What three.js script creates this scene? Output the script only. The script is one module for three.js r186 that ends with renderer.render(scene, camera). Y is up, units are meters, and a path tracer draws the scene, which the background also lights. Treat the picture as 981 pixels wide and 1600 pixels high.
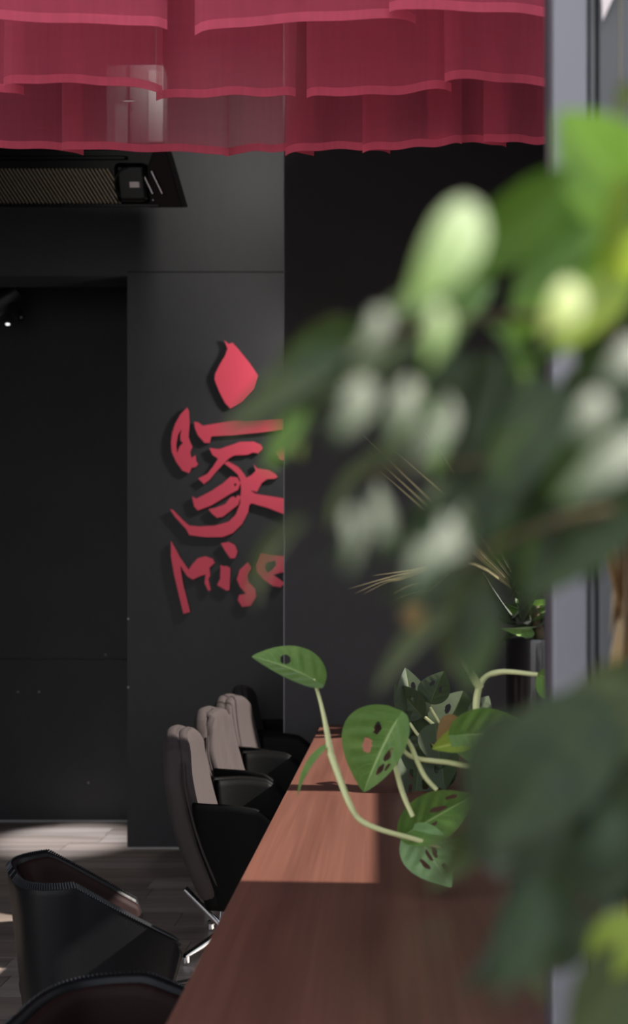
import * as THREE from 'three';
import { RoundedBoxGeometry } from 'three/addons/geometries/RoundedBoxGeometry.js';
import { mergeGeometries, mergeVertices } from 'three/addons/utils/BufferGeometryUtils.js';

// ---------------------------------------------------------------- camera, sky, sun, exposure
const scene = new THREE.Scene();
const FX = 588, FY = 965, F = 1500, EYE = 1.33;            // vanishing point and focal length in pixels of the 981 x 1600 frame
const camera = new THREE.PerspectiveCamera(2 * Math.atan(800 / F) * 180 / Math.PI, 981 / 1600, 0.05, 100);
camera.position.set(0, EYE, 0);
camera.lookAt(0, EYE, -5);
camera.setViewOffset(981, 1600, 490.5 - FX, 800 - FY, 981, 1600);
camera.focus = 2.6;
camera.userData.fStop = 2.6;
camera.updateProjectionMatrix();

{ // hazy daylight sky: pale near the horizon, a little bluer overhead
  const w = 64, h = 32, d = new Float32Array(w * h * 4);
  for (let j = 0; j < h; j++) {
    const up = Math.max(0, Math.sin(((j + 0.5) / h - 0.5) * Math.PI));
    for (let i = 0; i < w; i++) {
      const k = (j * w + i) * 4, m = Math.pow(up, 0.6);
      d[k] = 1.05 - 0.20 * m; d[k + 1] = 1.06 - 0.13 * m; d[k + 2] = 1.08 - 0.02 * m; d[k + 3] = 1;
    }
  }
  const t = new THREE.DataTexture(d, w, h, THREE.RGBAFormat, THREE.FloatType);
  t.mapping = THREE.EquirectangularReflectionMapping; t.magFilter = THREE.LinearFilter; t.needsUpdate = true;
  scene.background = t; scene.environment = t;
}
const SUN_SLOPE = 0.7;                                      // the sun stands square to the window wall on the right
const sun = new THREE.DirectionalLight(new THREE.Color(1, 0.93, 0.84), 8);
sun.position.set(10, 10 * SUN_SLOPE + 0.8, -3 + 0.6); sun.target.position.set(0, 0.8, -3);
sun.castShadow = true; sun.shadow.radius = 1.5; sun.shadow.mapSize.set(2048, 2048);
Object.assign(sun.shadow.camera, { left: -6, right: 6, top: 6, bottom: -6, near: 1, far: 30 });
scene.add(sun, sun.target);

const renderer = new THREE.WebGLRenderer();
renderer.toneMapping = THREE.LinearToneMapping;
renderer.toneMappingExposure = 1.45;
renderer.shadowMap.enabled = true;

// ---------------------------------------------------------------- helpers
const V = (x, y, z) => new THREE.Vector3(x, y, z);
const P = (px, py, z) => V((px - FX) * z / F, EYE - (py - FY) * z / F, -z);   // point that many metres deep into the place
let seed = 7;
const rnd = () => { seed = (seed * 1664525 + 1013904223) >>> 0; return seed / 4294967296; };
const rr = (a, b) => a + (b - a) * rnd();
const used = {};
function numbered(n) { used[n] = (used[n] ?? -1) + 1; return used[n] ? `${n}_${String(used[n]).padStart(3, '0')}` : n; }
function tag(o, label, category, group, kind) {
  Object.assign(o.userData, { label, category }); if (group) o.userData.group = group; if (kind) o.userData.kind = kind; return o;
}
function part(name, geo, mat, parent, label) {
  const m = new THREE.Mesh(geo, mat); m.name = name; m.castShadow = m.receiveShadow = true; parent.add(m);
  if (label) m.userData.label = label;
  return m;
}
function thing(name, label, category, pos = [0, 0, 0], turn = 0, group) {
  const g = new THREE.Group(); g.name = numbered(name); g.position.set(...pos); g.rotation.y = turn; scene.add(g);
  return tag(g, label, category, group);
}
function struct(name, geo, mat, label, category) {
  const m = new THREE.Mesh(geo, mat); m.name = name; m.castShadow = m.receiveShadow = true; scene.add(m);
  return tag(m, label, category, null, 'structure');
}
function structGroup(name, label, category) {
  const g = new THREE.Group(); g.name = name; scene.add(g); return tag(g, label, category, null, 'structure');
}
// box between two corners, d = depth into the place (positive numbers)
function bx(x0, x1, y0, y1, d0, d1, r = 0) {
  const w = Math.abs(x1 - x0), h = Math.abs(y1 - y0), d = Math.abs(d1 - d0);
  const g = r ? new RoundedBoxGeometry(w, h, d, 2, Math.min(r, w / 2.01, h / 2.01, d / 2.01)) : new THREE.BoxGeometry(w, h, d);
  g.translate((x0 + x1) / 2, (y0 + y1) / 2, -(d0 + d1) / 2);
  return uvMetres(g);
}
function uvMetres(g) {                                      // box-projected uv in metres
  const p = g.attributes.position, n = g.attributes.normal, uv = new Float32Array(p.count * 2);
  for (let i = 0; i < p.count; i++) {
    const ax = Math.abs(n.getX(i)), ay = Math.abs(n.getY(i)), az = Math.abs(n.getZ(i));
    const [u, v] = ay >= ax && ay >= az ? [p.getX(i), p.getZ(i)] : ax >= az ? [p.getZ(i), p.getY(i)] : [p.getX(i), p.getY(i)];
    uv[2 * i] = u; uv[2 * i + 1] = v;
  }
  g.setAttribute('uv', new THREE.BufferAttribute(uv, 2));
  return g;
}
const join = (a) => mergeGeometries(a.map((g) => { const c = g.index ? g.toNonIndexed() : g; for (const k of Object.keys(c.attributes)) if (!['position', 'normal', 'uv'].includes(k)) c.deleteAttribute(k); return c; }));
function tube(pts, radii, seg = 28, sides = 8) {            // tapered tube through points
  const c = new THREE.CatmullRomCurve3(pts), fr = c.computeFrenetFrames(seg, false), pos = [], idx = [], uv = [];
  for (let i = 0; i <= seg; i++) {
    const t = i / seg, q = c.getPoint(t), k = t * (radii.length - 1), a = Math.min(Math.floor(k), radii.length - 2);
    const r = radii.length === 1 ? radii[0] : radii[a] + (radii[a + 1] - radii[a]) * (k - a);
    for (let j = 0; j <= sides; j++) {
      const an = j / sides * Math.PI * 2, n = fr.normals[i].clone().multiplyScalar(Math.cos(an)).addScaledVector(fr.binormals[i], Math.sin(an));
      const v = q.clone().addScaledVector(n, r); pos.push(v.x, v.y, v.z); uv.push(j / sides, t);
    }
  }
  const s = sides + 1;
  for (let i = 0; i < seg; i++) for (let j = 0; j < sides; j++) { const a = i * s + j; idx.push(a, a + 1, a + s, a + 1, a + s + 1, a + s); }
  const g = new THREE.BufferGeometry();
  g.setAttribute('position', new THREE.Float32BufferAttribute(pos, 3)); g.setAttribute('uv', new THREE.Float32BufferAttribute(uv, 2));
  g.setIndex(idx); g.computeVertexNormals(); return g;
}
function rod(a, b, r, sides = 10) {
  const d = b.clone().sub(a), g = new THREE.CylinderGeometry(r, r, d.length(), sides);
  g.applyQuaternion(new THREE.Quaternion().setFromUnitVectors(V(0, 1, 0), d.clone().normalize()));
  g.translate((a.x + b.x) / 2, (a.y + b.y) / 2, (a.z + b.z) / 2); return g;
}

// ---------------------------------------------------------------- textures
function hash(x, y, s) { let h = (x * 374761393 + y * 668265263 + s * 974634777) | 0; h = Math.imul(h ^ (h >>> 13), 1274126177); return ((h ^ (h >>> 16)) >>> 0) / 4294967296; }
function vnoise(x, y, px, py, s) {                          // value noise that repeats every px, py cells
  const xi = Math.floor(x), yi = Math.floor(y), fx = x - xi, fy = y - yi, u = fx * fx * (3 - 2 * fx), v = fy * fy * (3 - 2 * fy);
  const m = (a, n) => ((a % n) + n) % n, h = (a, b) => hash(m(a, px), m(b, py), s);
  return (h(xi, yi) * (1 - u) + h(xi + 1, yi) * u) * (1 - v) + (h(xi, yi + 1) * (1 - u) + h(xi + 1, yi + 1) * u) * v;
}
function dataTex(w, h, fn, srgb, repeat) {
  const d = new Uint8Array(w * h * 4);
  for (let j = 0; j < h; j++) for (let i = 0; i < w; i++) {
    const c = fn(i / w, j / h), k = (j * w + i) * 4;
    for (let q = 0; q < 3; q++) d[k + q] = Math.max(0, Math.min(255, (Array.isArray(c) ? c[q] : c) * 255));
    d[k + 3] = 255;
  }
  const t = new THREE.DataTexture(d, w, h); t.wrapS = t.wrapT = THREE.RepeatWrapping; t.magFilter = THREE.LinearFilter; t.minFilter = THREE.LinearMipmapLinearFilter;
  if (srgb) t.colorSpace = THREE.SRGBColorSpace;
  if (repeat) t.repeat.set(...repeat);
  t.needsUpdate = true; return t;
}
const lerp = (a, b, k) => a.map((x, i) => x + (b[i] - x) * k);
function grain(u, v, along, s) {                            // wood streaks; v runs along the board
  const warp = vnoise(u * 3, v * 4, 3, 4, s) * 0.09 + vnoise(u * 6, v * 9, 6, 9, s + 1) * 0.03;
  const rings = 0.5 + 0.5 * Math.sin((u + warp) * along * 6.283);
  const fine = vnoise(u * 160, v * 6, 160, 6, s + 2), mid = vnoise(u * 40, v * 3, 40, 3, s + 3);
  return 0.34 * Math.pow(rings, 3) + 0.33 * fine + 0.33 * mid;
}
const counterTex = dataTex(512, 512, (u, v) => lerp([0.455, 0.30, 0.25], [0.345, 0.215, 0.18], grain(u, v, 5, 11)), true, [1 / 0.8, 1 / 1.6]);
const plankTex = dataTex(512, 512, (u, v) => lerp([0.68, 0.63, 0.60], [0.45, 0.41, 0.39], grain(v, u, 3, 31)), true, [1 / 1.6, 1 / 0.6]);
const speckTex = dataTex(256, 256, (u, v) => 0.5 + 0.25 * (vnoise(u * 64, v * 64, 64, 64, 5) - 0.5) + 0.25 * (vnoise(u * 8, v * 8, 8, 8, 6) - 0.5), false);
const wallTex = dataTex(512, 512, (u, v) => { const k = 0.90 + 0.10 * vnoise(u * 6, v * 9, 6, 9, 41) + 0.05 * vnoise(u * 90, v * 30, 90, 30, 42); return [k, k, k]; }, true, [0.5, 0.5]);
const weaveTex = dataTex(256, 256, (u, v) => 0.5 + 0.25 * Math.sin(u * 6.283 * 32) + 0.25 * Math.sin(v * 6.283 * 32), false, [16, 16]);
const clothTex = dataTex(256, 256, (u, v) => { const k = 0.94 + 0.04 * vnoise(u * 70, v * 4, 70, 4, 51) + 0.02 * vnoise(u * 6, v * 60, 6, 60, 52); return [k, k, k]; }, true, [2, 2]);
const leatherTex = dataTex(256, 256, (u, v) => 0.35 + 0.4 * vnoise(u * 60, v * 60, 60, 60, 61) + 0.25 * vnoise(u * 24, v * 24, 24, 24, 62), false, [6, 6]);
function leafTex(a, b, rib, s) {                            // blade, its mottling, pale midrib and side veins
  return dataTex(128, 256, (u, v) => {
    const x = Math.abs(u - 0.5) * 2, side = Math.abs(((v * 9 - x * 2.2) % 1 + 1) % 1 - 0.5);
    const m = Math.max(Math.exp(-Math.pow(x / 0.035, 2)), 0.45 * Math.exp(-Math.pow(side / 0.05, 2)) * (1 - x));
    return lerp(lerp(a, b, 0.6 * vnoise(u * 5, v * 8, 5, 8, s) + 0.4 * vnoise(u * 22, v * 34, 22, 34, s + 1)), rib, m);
  }, true);
}

// ---------------------------------------------------------------- materials
const std = (o) => new THREE.MeshStandardMaterial(o), phy = (o) => new THREE.MeshPhysicalMaterial(o);
const lin = (r, g, b) => new THREE.Color().setRGB(r, g, b);
const M = {
  wall: std({ color: lin(0.034, 0.034, 0.036), roughness: 0.62, map: wallTex, bumpMap: speckTex, bumpScale: 0.0006 }),
  panel: std({ color: lin(0.028, 0.024, 0.026), roughness: 0.6, map: wallTex }),
  ceiling: std({ color: lin(0.035, 0.035, 0.037), roughness: 0.9 }),
  plank: ['#ffffff', '#eeeae6', '#dcd8d5'].map((c) => std({ color: c, map: plankTex, roughness: 0.42, bumpMap: plankTex, bumpScale: 0.0008 })),
  subfloor: std({ color: lin(0.02, 0.018, 0.017), roughness: 0.9 }),
  paving: std({ color: lin(0.30, 0.29, 0.28), roughness: 0.9, bumpMap: speckTex, bumpScale: 0.002 }),
  render: std({ color: lin(0.16, 0.16, 0.165), roughness: 0.85, map: wallTex }),
  counter: std({ map: counterTex, roughness: 0.42, bumpMap: counterTex, bumpScale: 0.0003 }),
  counterEdge: std({ color: lin(0.20, 0.075, 0.05), roughness: 0.5 }),
  blackMetal: std({ color: lin(0.018, 0.018, 0.02), roughness: 0.45, metalness: 0.3 }),
  glossBlack: phy({ color: lin(0.008, 0.007, 0.008), roughness: 0.35, clearcoat: 1, clearcoatRoughness: 0.08 }),
  maroonPlate: phy({ color: lin(0.010, 0.0035, 0.0045), roughness: 0.5, specularIntensity: 0.3 }),
  heaterBlack: phy({ color: lin(0.003, 0.003, 0.003), roughness: 0.22, specularIntensity: 0.35 }),
  bronze: std({ color: lin(0.15, 0.12, 0.085), roughness: 0.35, metalness: 0.8 }),
  chrome: std({ color: lin(0.86, 0.86, 0.88), roughness: 0.14, metalness: 1 }),
  whiteMetal: std({ color: lin(0.75, 0.74, 0.72), roughness: 0.4 }),
  paleMetal: std({ color: lin(0.42, 0.41, 0.41), roughness: 0.45 }),
  alu: std({ color: lin(0.24, 0.235, 0.255), roughness: 0.5, metalness: 0.1, bumpMap: speckTex, bumpScale: 0.0002 }),
  aluDark: std({ color: lin(0.10, 0.10, 0.104), roughness: 0.5 }),
  aluEdge: std({ color: lin(0.075, 0.06, 0.072), roughness: 0.6 }),
  rubber: std({ color: lin(0.012, 0.012, 0.014), roughness: 0.8 }),
  glass: phy({ color: '#ffffff', roughness: 0.02, transmission: 1, thickness: 0, ior: 1.5 }),
  trim: std({ color: lin(0.55, 0.54, 0.52), roughness: 0.35, metalness: 0.4 }),
  sign: std({ color: lin(0.78, 0.075, 0.125), roughness: 0.55 }),
  signEdge: std({ color: lin(0.02, 0.016, 0.018), roughness: 0.7 }),
  cloth: phy({ color: lin(0.76, 0.10, 0.18), map: clothTex, bumpMap: weaveTex, bumpScale: 0.0002, roughness: 1, transmission: 0.35, thickness: 0, transparent: true, opacity: 0.54, side: THREE.DoubleSide }),
  clothHem: phy({ color: lin(0.80, 0.11, 0.19), map: clothTex, bumpMap: weaveTex, bumpScale: 0.0002, roughness: 1, transmission: 0.3, thickness: 0, transparent: true, opacity: 0.9, side: THREE.DoubleSide }),
  leatherBlack: phy({ color: lin(0.005, 0.005, 0.006), roughness: 0.45, bumpMap: leatherTex, bumpScale: 0.0004, specularIntensity: 0.5 }),
  leatherMatte: phy({ color: lin(0.003, 0.003, 0.003), roughness: 0.55, bumpMap: leatherTex, bumpScale: 0.0004, specularIntensity: 0.22 }),
  leatherBrown: phy({ color: lin(0.014, 0.0052, 0.0046), roughness: 0.65, specularIntensity: 0.3, bumpMap: leatherTex, bumpScale: 0.0004 }),
  fabric: phy({ color: lin(0.040, 0.029, 0.028), roughness: 0.95, bumpMap: weaveTex, bumpScale: 0.0006, sheen: 0.1, sheenRoughness: 0.6 }),
  fabricBlack: std({ color: lin(0.014, 0.013, 0.014), roughness: 0.8 }),
  stitch: std({ color: lin(0.012, 0.012, 0.014), roughness: 0.3 }),
  vine: std({ color: lin(0.66, 0.67, 0.33), roughness: 0.55 }),
  stemBrown: std({ color: lin(0.10, 0.075, 0.035), roughness: 0.8, bumpMap: speckTex, bumpScale: 0.001 }),
  soil: std({ color: lin(0.03, 0.022, 0.016), roughness: 1, bumpMap: speckTex, bumpScale: 0.004 }),
  potDark: phy({ color: lin(0.02, 0.02, 0.022), roughness: 0.4, clearcoat: 0.5, clearcoatRoughness: 0.2 }),
  clay: std({ color: lin(0.30, 0.13, 0.08), roughness: 0.8, bumpMap: speckTex, bumpScale: 0.001 }),
  timber: std({ color: lin(0.12, 0.07, 0.04), roughness: 0.6 }),
  paper: std({ color: lin(0.75, 0.66, 0.66), roughness: 0.8, side: THREE.DoubleSide }),
  straw: phy({ color: lin(0.46, 0.30, 0.13), roughness: 0.9, transmission: 0.25, thickness: 0, side: THREE.DoubleSide }),
  dryGrass: phy({ color: lin(0.42, 0.36, 0.19), roughness: 0.9, transmission: 0.25, thickness: 0, side: THREE.DoubleSide }),
};
const leafMat = (map, o = {}) => phy({ map, roughness: 0.9, transmission: 0.38, thickness: 0, clearcoat: 0.85, clearcoatRoughness: 0.5, side: THREE.DoubleSide, ...o });
const LM = {
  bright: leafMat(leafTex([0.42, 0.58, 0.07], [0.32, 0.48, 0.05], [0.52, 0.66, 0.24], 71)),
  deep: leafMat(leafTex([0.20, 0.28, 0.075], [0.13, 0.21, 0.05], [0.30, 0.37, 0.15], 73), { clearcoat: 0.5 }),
  gloss: leafMat(leafTex([0.19, 0.30, 0.08], [0.13, 0.23, 0.06], [0.28, 0.38, 0.17], 85)),
  olive: leafMat(leafTex([0.30, 0.35, 0.10], [0.22, 0.28, 0.07], [0.42, 0.46, 0.22], 75), { clearcoat: 0.5 }),
  yellow: leafMat(leafTex([0.62, 0.70, 0.16], [0.50, 0.60, 0.10], [0.72, 0.76, 0.36], 77)),
  dry: leafMat(leafTex([0.62, 0.45, 0.24], [0.50, 0.40, 0.16], [0.66, 0.52, 0.32], 79)),
  mon: leafMat(leafTex([0.47, 0.61, 0.25], [0.35, 0.52, 0.17], [0.66, 0.75, 0.46], 81), { clearcoatRoughness: 0.4 }),
  monPale: leafMat(leafTex([0.58, 0.72, 0.48], [0.46, 0.63, 0.36], [0.70, 0.80, 0.58], 83), { clearcoatRoughness: 0.45 }),
};

// ---------------------------------------------------------------- the setting
const CEIL = 4.6, XL = -2.45, XR = 1.1, D_FACADE = 1.25, D_END = 4.76, D_SIGN = 5.51, D_NICHE = 6.23, X_PIL = -1.43;
{
  const fl = structGroup('floor', 'grey-brown wooden plank floor under the chairs', 'floor');
  part('screed', bx(XL - 0.15, XR + 0.15, -0.12, -0.006, D_FACADE - 0.1, D_NICHE + 0.2), M.subfloor, fl);
  const rows = 26, wz = (D_NICHE - D_FACADE) / rows, L = 1.37, geos = [];
  for (let v = 0; v < 3; v++) geos.push(L);
  for (let r = 0; r < rows; r++) {
    let x = XL - rr(0, L);
    while (x < XR) {
      const a = Math.max(x, XL), b = Math.min(x + L, XR), d = D_FACADE + r * wz;
      if (b - a > 0.05) {
        const g = new THREE.BoxGeometry(b - a - 0.003, 0.012, wz - 0.003);
        const o = rr(0, 3), o2 = rr(0, 2), p = g.attributes.position, uv = g.attributes.uv;
        for (let i = 0; i < p.count; i++) uv.setXY(i, p.getX(i) + o, p.getZ(i) + o2);
        const m = part('plank', g, M.plank[Math.floor(rnd() * 3)], fl); m.position.set((a + b) / 2, 0, -(d + wz / 2));
      }
      x += L;
    }
  }
  struct('step_front', bx(XL - 0.15, 3, -0.125, -0.004, D_FACADE - 0.1, -3.5), M.paving, 'paved terrace in front of the opening', 'ground');
  struct('ground_outside', bx(-14, 14, -0.20, -0.125, 14, -14), M.paving, 'pale paving outside the restaurant front', 'ground');
  struct('ceiling', bx(XL - 0.15, XR + 0.15, CEIL, CEIL + 0.15, D_FACADE - 0.1, D_NICHE + 0.2), M.ceiling, 'dark ceiling high above the room', 'ceiling');

  // far wall with the sign: upper and lower sheets with an open joint between
  const sw = structGroup('wall_sign_side', 'charcoal wall behind the red sign with one horizontal joint', 'wall');
  const YJ = EYE + (FY - 425) * D_SIGN / F;
  part('panel', bx(X_PIL, XR, 0, YJ - 0.003, D_SIGN, D_SIGN + 0.19), M.wall, sw);
  part('panel', bx(XL, XR, YJ + 0.003, CEIL, D_SIGN, D_SIGN + 0.19), M.wall, sw);
  part('backing', bx(X_PIL, XR, YJ - 0.003, YJ + 0.003, D_SIGN + 0.01, D_SIGN + 0.18), M.rubber, sw);
  part('lintel_edge', bx(XL, X_PIL, YJ - 0.022, YJ + 0.003, D_SIGN + 0.001, D_SIGN + 0.19), M.wall, sw);
  part('floor_strip', bx(X_PIL, -0.4, 0.006, 0.012, D_SIGN - 0.006, D_SIGN), M.trim, sw, 'thin pale strip at the foot of the wall');
  for (const [x, y] of [[197, 967], [197, 1074]]) { const m = part('screw', new THREE.SphereGeometry(0.006, 8, 6), M.paleMetal, sw); m.position.copy(P(x + 3, y, D_SIGN)); }

  const nw = structGroup('wall_niche', 'black back wall of the recess beside the sign wall', 'wall');
  const YN = EYE - (1030 - FY) * D_NICHE / F;
  part('panel', bx(XL, XR, 0, YN - 0.002, D_NICHE, D_NICHE + 0.15), M.wall, nw);
  part('panel', bx(XL, XR, YN + 0.002, CEIL, D_NICHE, D_NICHE + 0.15), M.wall, nw);
  part('floor_strip', bx(XL, X_PIL, 0.006, 0.016, D_NICHE - 0.008, D_NICHE), M.trim, nw, 'thin pale strip at the foot of the wall');
  for (const [x, y] of [[28, 1081], [61, 1081], [138, 1223], [165, 1023]]) { const m = part('screw', new THREE.SphereGeometry(0.006, 8, 6), M.paleMetal, nw); m.position.copy(P(x, y, D_NICHE)); }

  // end panel that closes the counter and cuts off the sign
  const ep = structGroup('wall_end', 'dark brown-black partition wall at the far end of the counter', 'wall');
  const XE = (443 - FX) * D_END / F;
  part('panel', bx(XE + 0.004, XR, 0, CEIL, D_END, D_END + 0.05), M.panel, ep);
  part('edge_trim', bx(XE, XE + 0.004, 0, CEIL, D_END - 0.001, D_END + 0.05), M.alu, ep, 'thin pale metal trim along the edge');

  struct('wall_left', bx(XL - 0.15, XL, 0, CEIL, D_FACADE - 0.1, D_NICHE + 0.15), M.wall, 'charcoal side wall opposite the windows', 'wall');

  // right wall with two window bays, and the yard wall that goes on outside
  const W0 = 1.845, W1 = 2.86, W2 = 2.95, W3 = 4.55, t = 0.12;
  const T0 = 0.8 + (XR - 0.285) * SUN_SLOPE, T1 = 0.8 + (XR + 0.005) * SUN_SLOPE;
  struct('wall_right', join([
    bx(XR, XR + t, 0, CEIL, D_FACADE - 0.1, W0), bx(XR, XR + t, 0, 0.3, W0, W3), bx(XR, XR + t, 1.93, CEIL, W0, W1), bx(XR, XR + t, 2.5, CEIL, W1, W3), bx(XR, XR + t, 0, CEIL, W3, D_NICHE + 0.15),
  ]), M.wall, 'charcoal side wall with window openings beside the counter', 'wall');
  struct('window_1', join([bx(XR, XR + t, T0, T1, W0, W3), bx(XR, XR + t, 0.3, 2.5, W1, W2)]), M.aluDark, 'dark window frame with a deep transom and a mullion', 'window');
  struct('wall_yard', bx(XR, XR + t, 0, 2.0, -3.5, D_FACADE - 0.1), M.render, 'grey yard wall beside the plants outside', 'wall');

  // street front
  struct('wall_front', join([bx(XL - 0.15, -2.3, 0, CEIL, D_FACADE - 0.1, D_FACADE), bx(-2.3, XR, 3.6, CEIL, D_FACADE - 0.1, D_FACADE), bx(0.95, XR, 0, 3.6, D_FACADE - 0.1, D_FACADE)]), M.wall, 'charcoal street front around the wide opening', 'wall');
  const ds = 1.2, X = (px) => (px - FX) * ds / F, H = 3.6;
  const wf = structGroup('window_2', 'grey metal sliding window frame beside the red hanging cloths', 'window');
  part('stile', bx(X(864), X(918), 0, H, ds, ds + 0.04, 0.003), M.alu, wf);
  part('stile_edge', bx(X(859), X(864), 0, H, ds + 0.004, ds + 0.04), M.aluEdge, wf);
  part('seal', bx(X(918), X(923), 0, H, ds + 0.006, ds + 0.035), M.rubber, wf);
  part('glazing_bead', bx(X(923), X(930), 0, H, ds + 0.003, ds + 0.03), M.aluDark, wf);
  part('seal', bx(X(930), X(937), 0, H, ds + 0.008, ds + 0.035), M.rubber, wf);
  part('stile', bx(X(937), X(1030), 0, H, ds + 0.002, ds + 0.045, 0.003), M.aluDark, wf);
  part('pane', bx(X(1030), 0.90, 0, H, ds + 0.02, ds + 0.026), M.glass, wf);
  part('stile', bx(0.90, 0.95, 0, H, ds, ds + 0.045, 0.003), M.aluDark, wf);
}

// ---------------------------------------------------------------- sign lamp on the back of the partition
{
  const o = thing('sign_lamp', 'black wall-washer lamp on the back of the partition, aimed at the red sign', 'lamp');
  const c = V(0.25, 2.9, -(D_END + 0.16)), aim = V(-1.35, 2.25, -D_SIGN), dir = aim.clone().sub(c).normalize();
  part('mount', rod(V(c.x, c.y, -(D_END + 0.05)), c, 0.02), M.blackMetal, o);
  const q = new THREE.Quaternion().setFromUnitVectors(V(0, 1, 0), dir);
  part('can', new THREE.CylinderGeometry(0.05, 0.045, 0.11, 24, 1, true).applyQuaternion(q).translate(c.x, c.y, c.z), M.blackMetal, o);
  const e = c.clone().addScaledVector(dir, 0.03);
  part('lamp_glass', new THREE.CylinderGeometry(0.045, 0.045, 0.006, 24).applyQuaternion(q).translate(e.x, e.y, e.z), std({ color: '#222222', emissive: new THREE.Color(1, 0.96, 0.9), emissiveIntensity: 3 }), o);
  const l = new THREE.SpotLight(new THREE.Color(1, 0.96, 0.92), 4.1, 0, 1.0, 1, 2);
  l.position.copy(c.clone().addScaledVector(dir, 0.06)); l.target.position.copy(aim); l.castShadow = true; l.shadow.radius = 4; scene.add(l, l.target);
}

{ // ceiling spot that washes the upper wall and the heater carrier
  const o = thing('ceiling_spotlight', 'black ceiling spotlight aimed at the upper wall above the sign', 'spotlight');
  const c = V(-0.78, CEIL - 0.16, -4.0), aim = V(-0.82, 3.9, -D_SIGN), dir = aim.clone().sub(c).normalize(), q = new THREE.Quaternion().setFromUnitVectors(V(0, 1, 0), dir);
  part('stem', rod(c, V(c.x, CEIL, c.z), 0.012), M.blackMetal, o);
  part('can', new THREE.CylinderGeometry(0.05, 0.045, 0.12, 24, 1, true).applyQuaternion(q).translate(c.x, c.y, c.z), M.blackMetal, o);
  const e = c.clone().addScaledVector(dir, 0.03);
  part('lamp_glass', new THREE.CylinderGeometry(0.045, 0.045, 0.006, 24).applyQuaternion(q).translate(e.x, e.y, e.z), std({ color: '#222222', emissive: new THREE.Color(1, 0.96, 0.9), emissiveIntensity: 3 }), o);
  const l = new THREE.SpotLight(new THREE.Color(1, 0.96, 0.92), 3.6, 0, 0.62, 1, 2);
  l.position.copy(c.clone().addScaledVector(dir, 0.065)); l.target.position.copy(aim); l.castShadow = true; l.shadow.radius = 4; scene.add(l, l.target);
}

// ---------------------------------------------------------------- counter
const CT = 0.8, CX0 = -0.275, CX1 = 0.41, DJ = 2.89;
{
  const c = thing('window_counter', 'long reddish-brown wooden counter with a joint across its top', 'counter');
  part('tabletop', bx(CX0, CX1, CT - 0.04, CT, 1.247, DJ - 0.0012, 0.002), M.counter, c);
  part('tabletop', bx(CX0, CX1, CT - 0.04, CT - 0.0004, DJ + 0.0012, D_END - 0.002, 0.002), M.counter, c);
  for (const d of [1.45, 2.75, 3.05, 4.6]) part('leg', bx(0.2, 0.24, 0.006, CT - 0.04, d - 0.02, d + 0.02, 0.003), M.blackMetal, c);
  part('apron', bx(0.18, 0.26, CT - 0.07, CT - 0.04, 1.4, 4.65), M.blackMetal, c);
}

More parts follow.
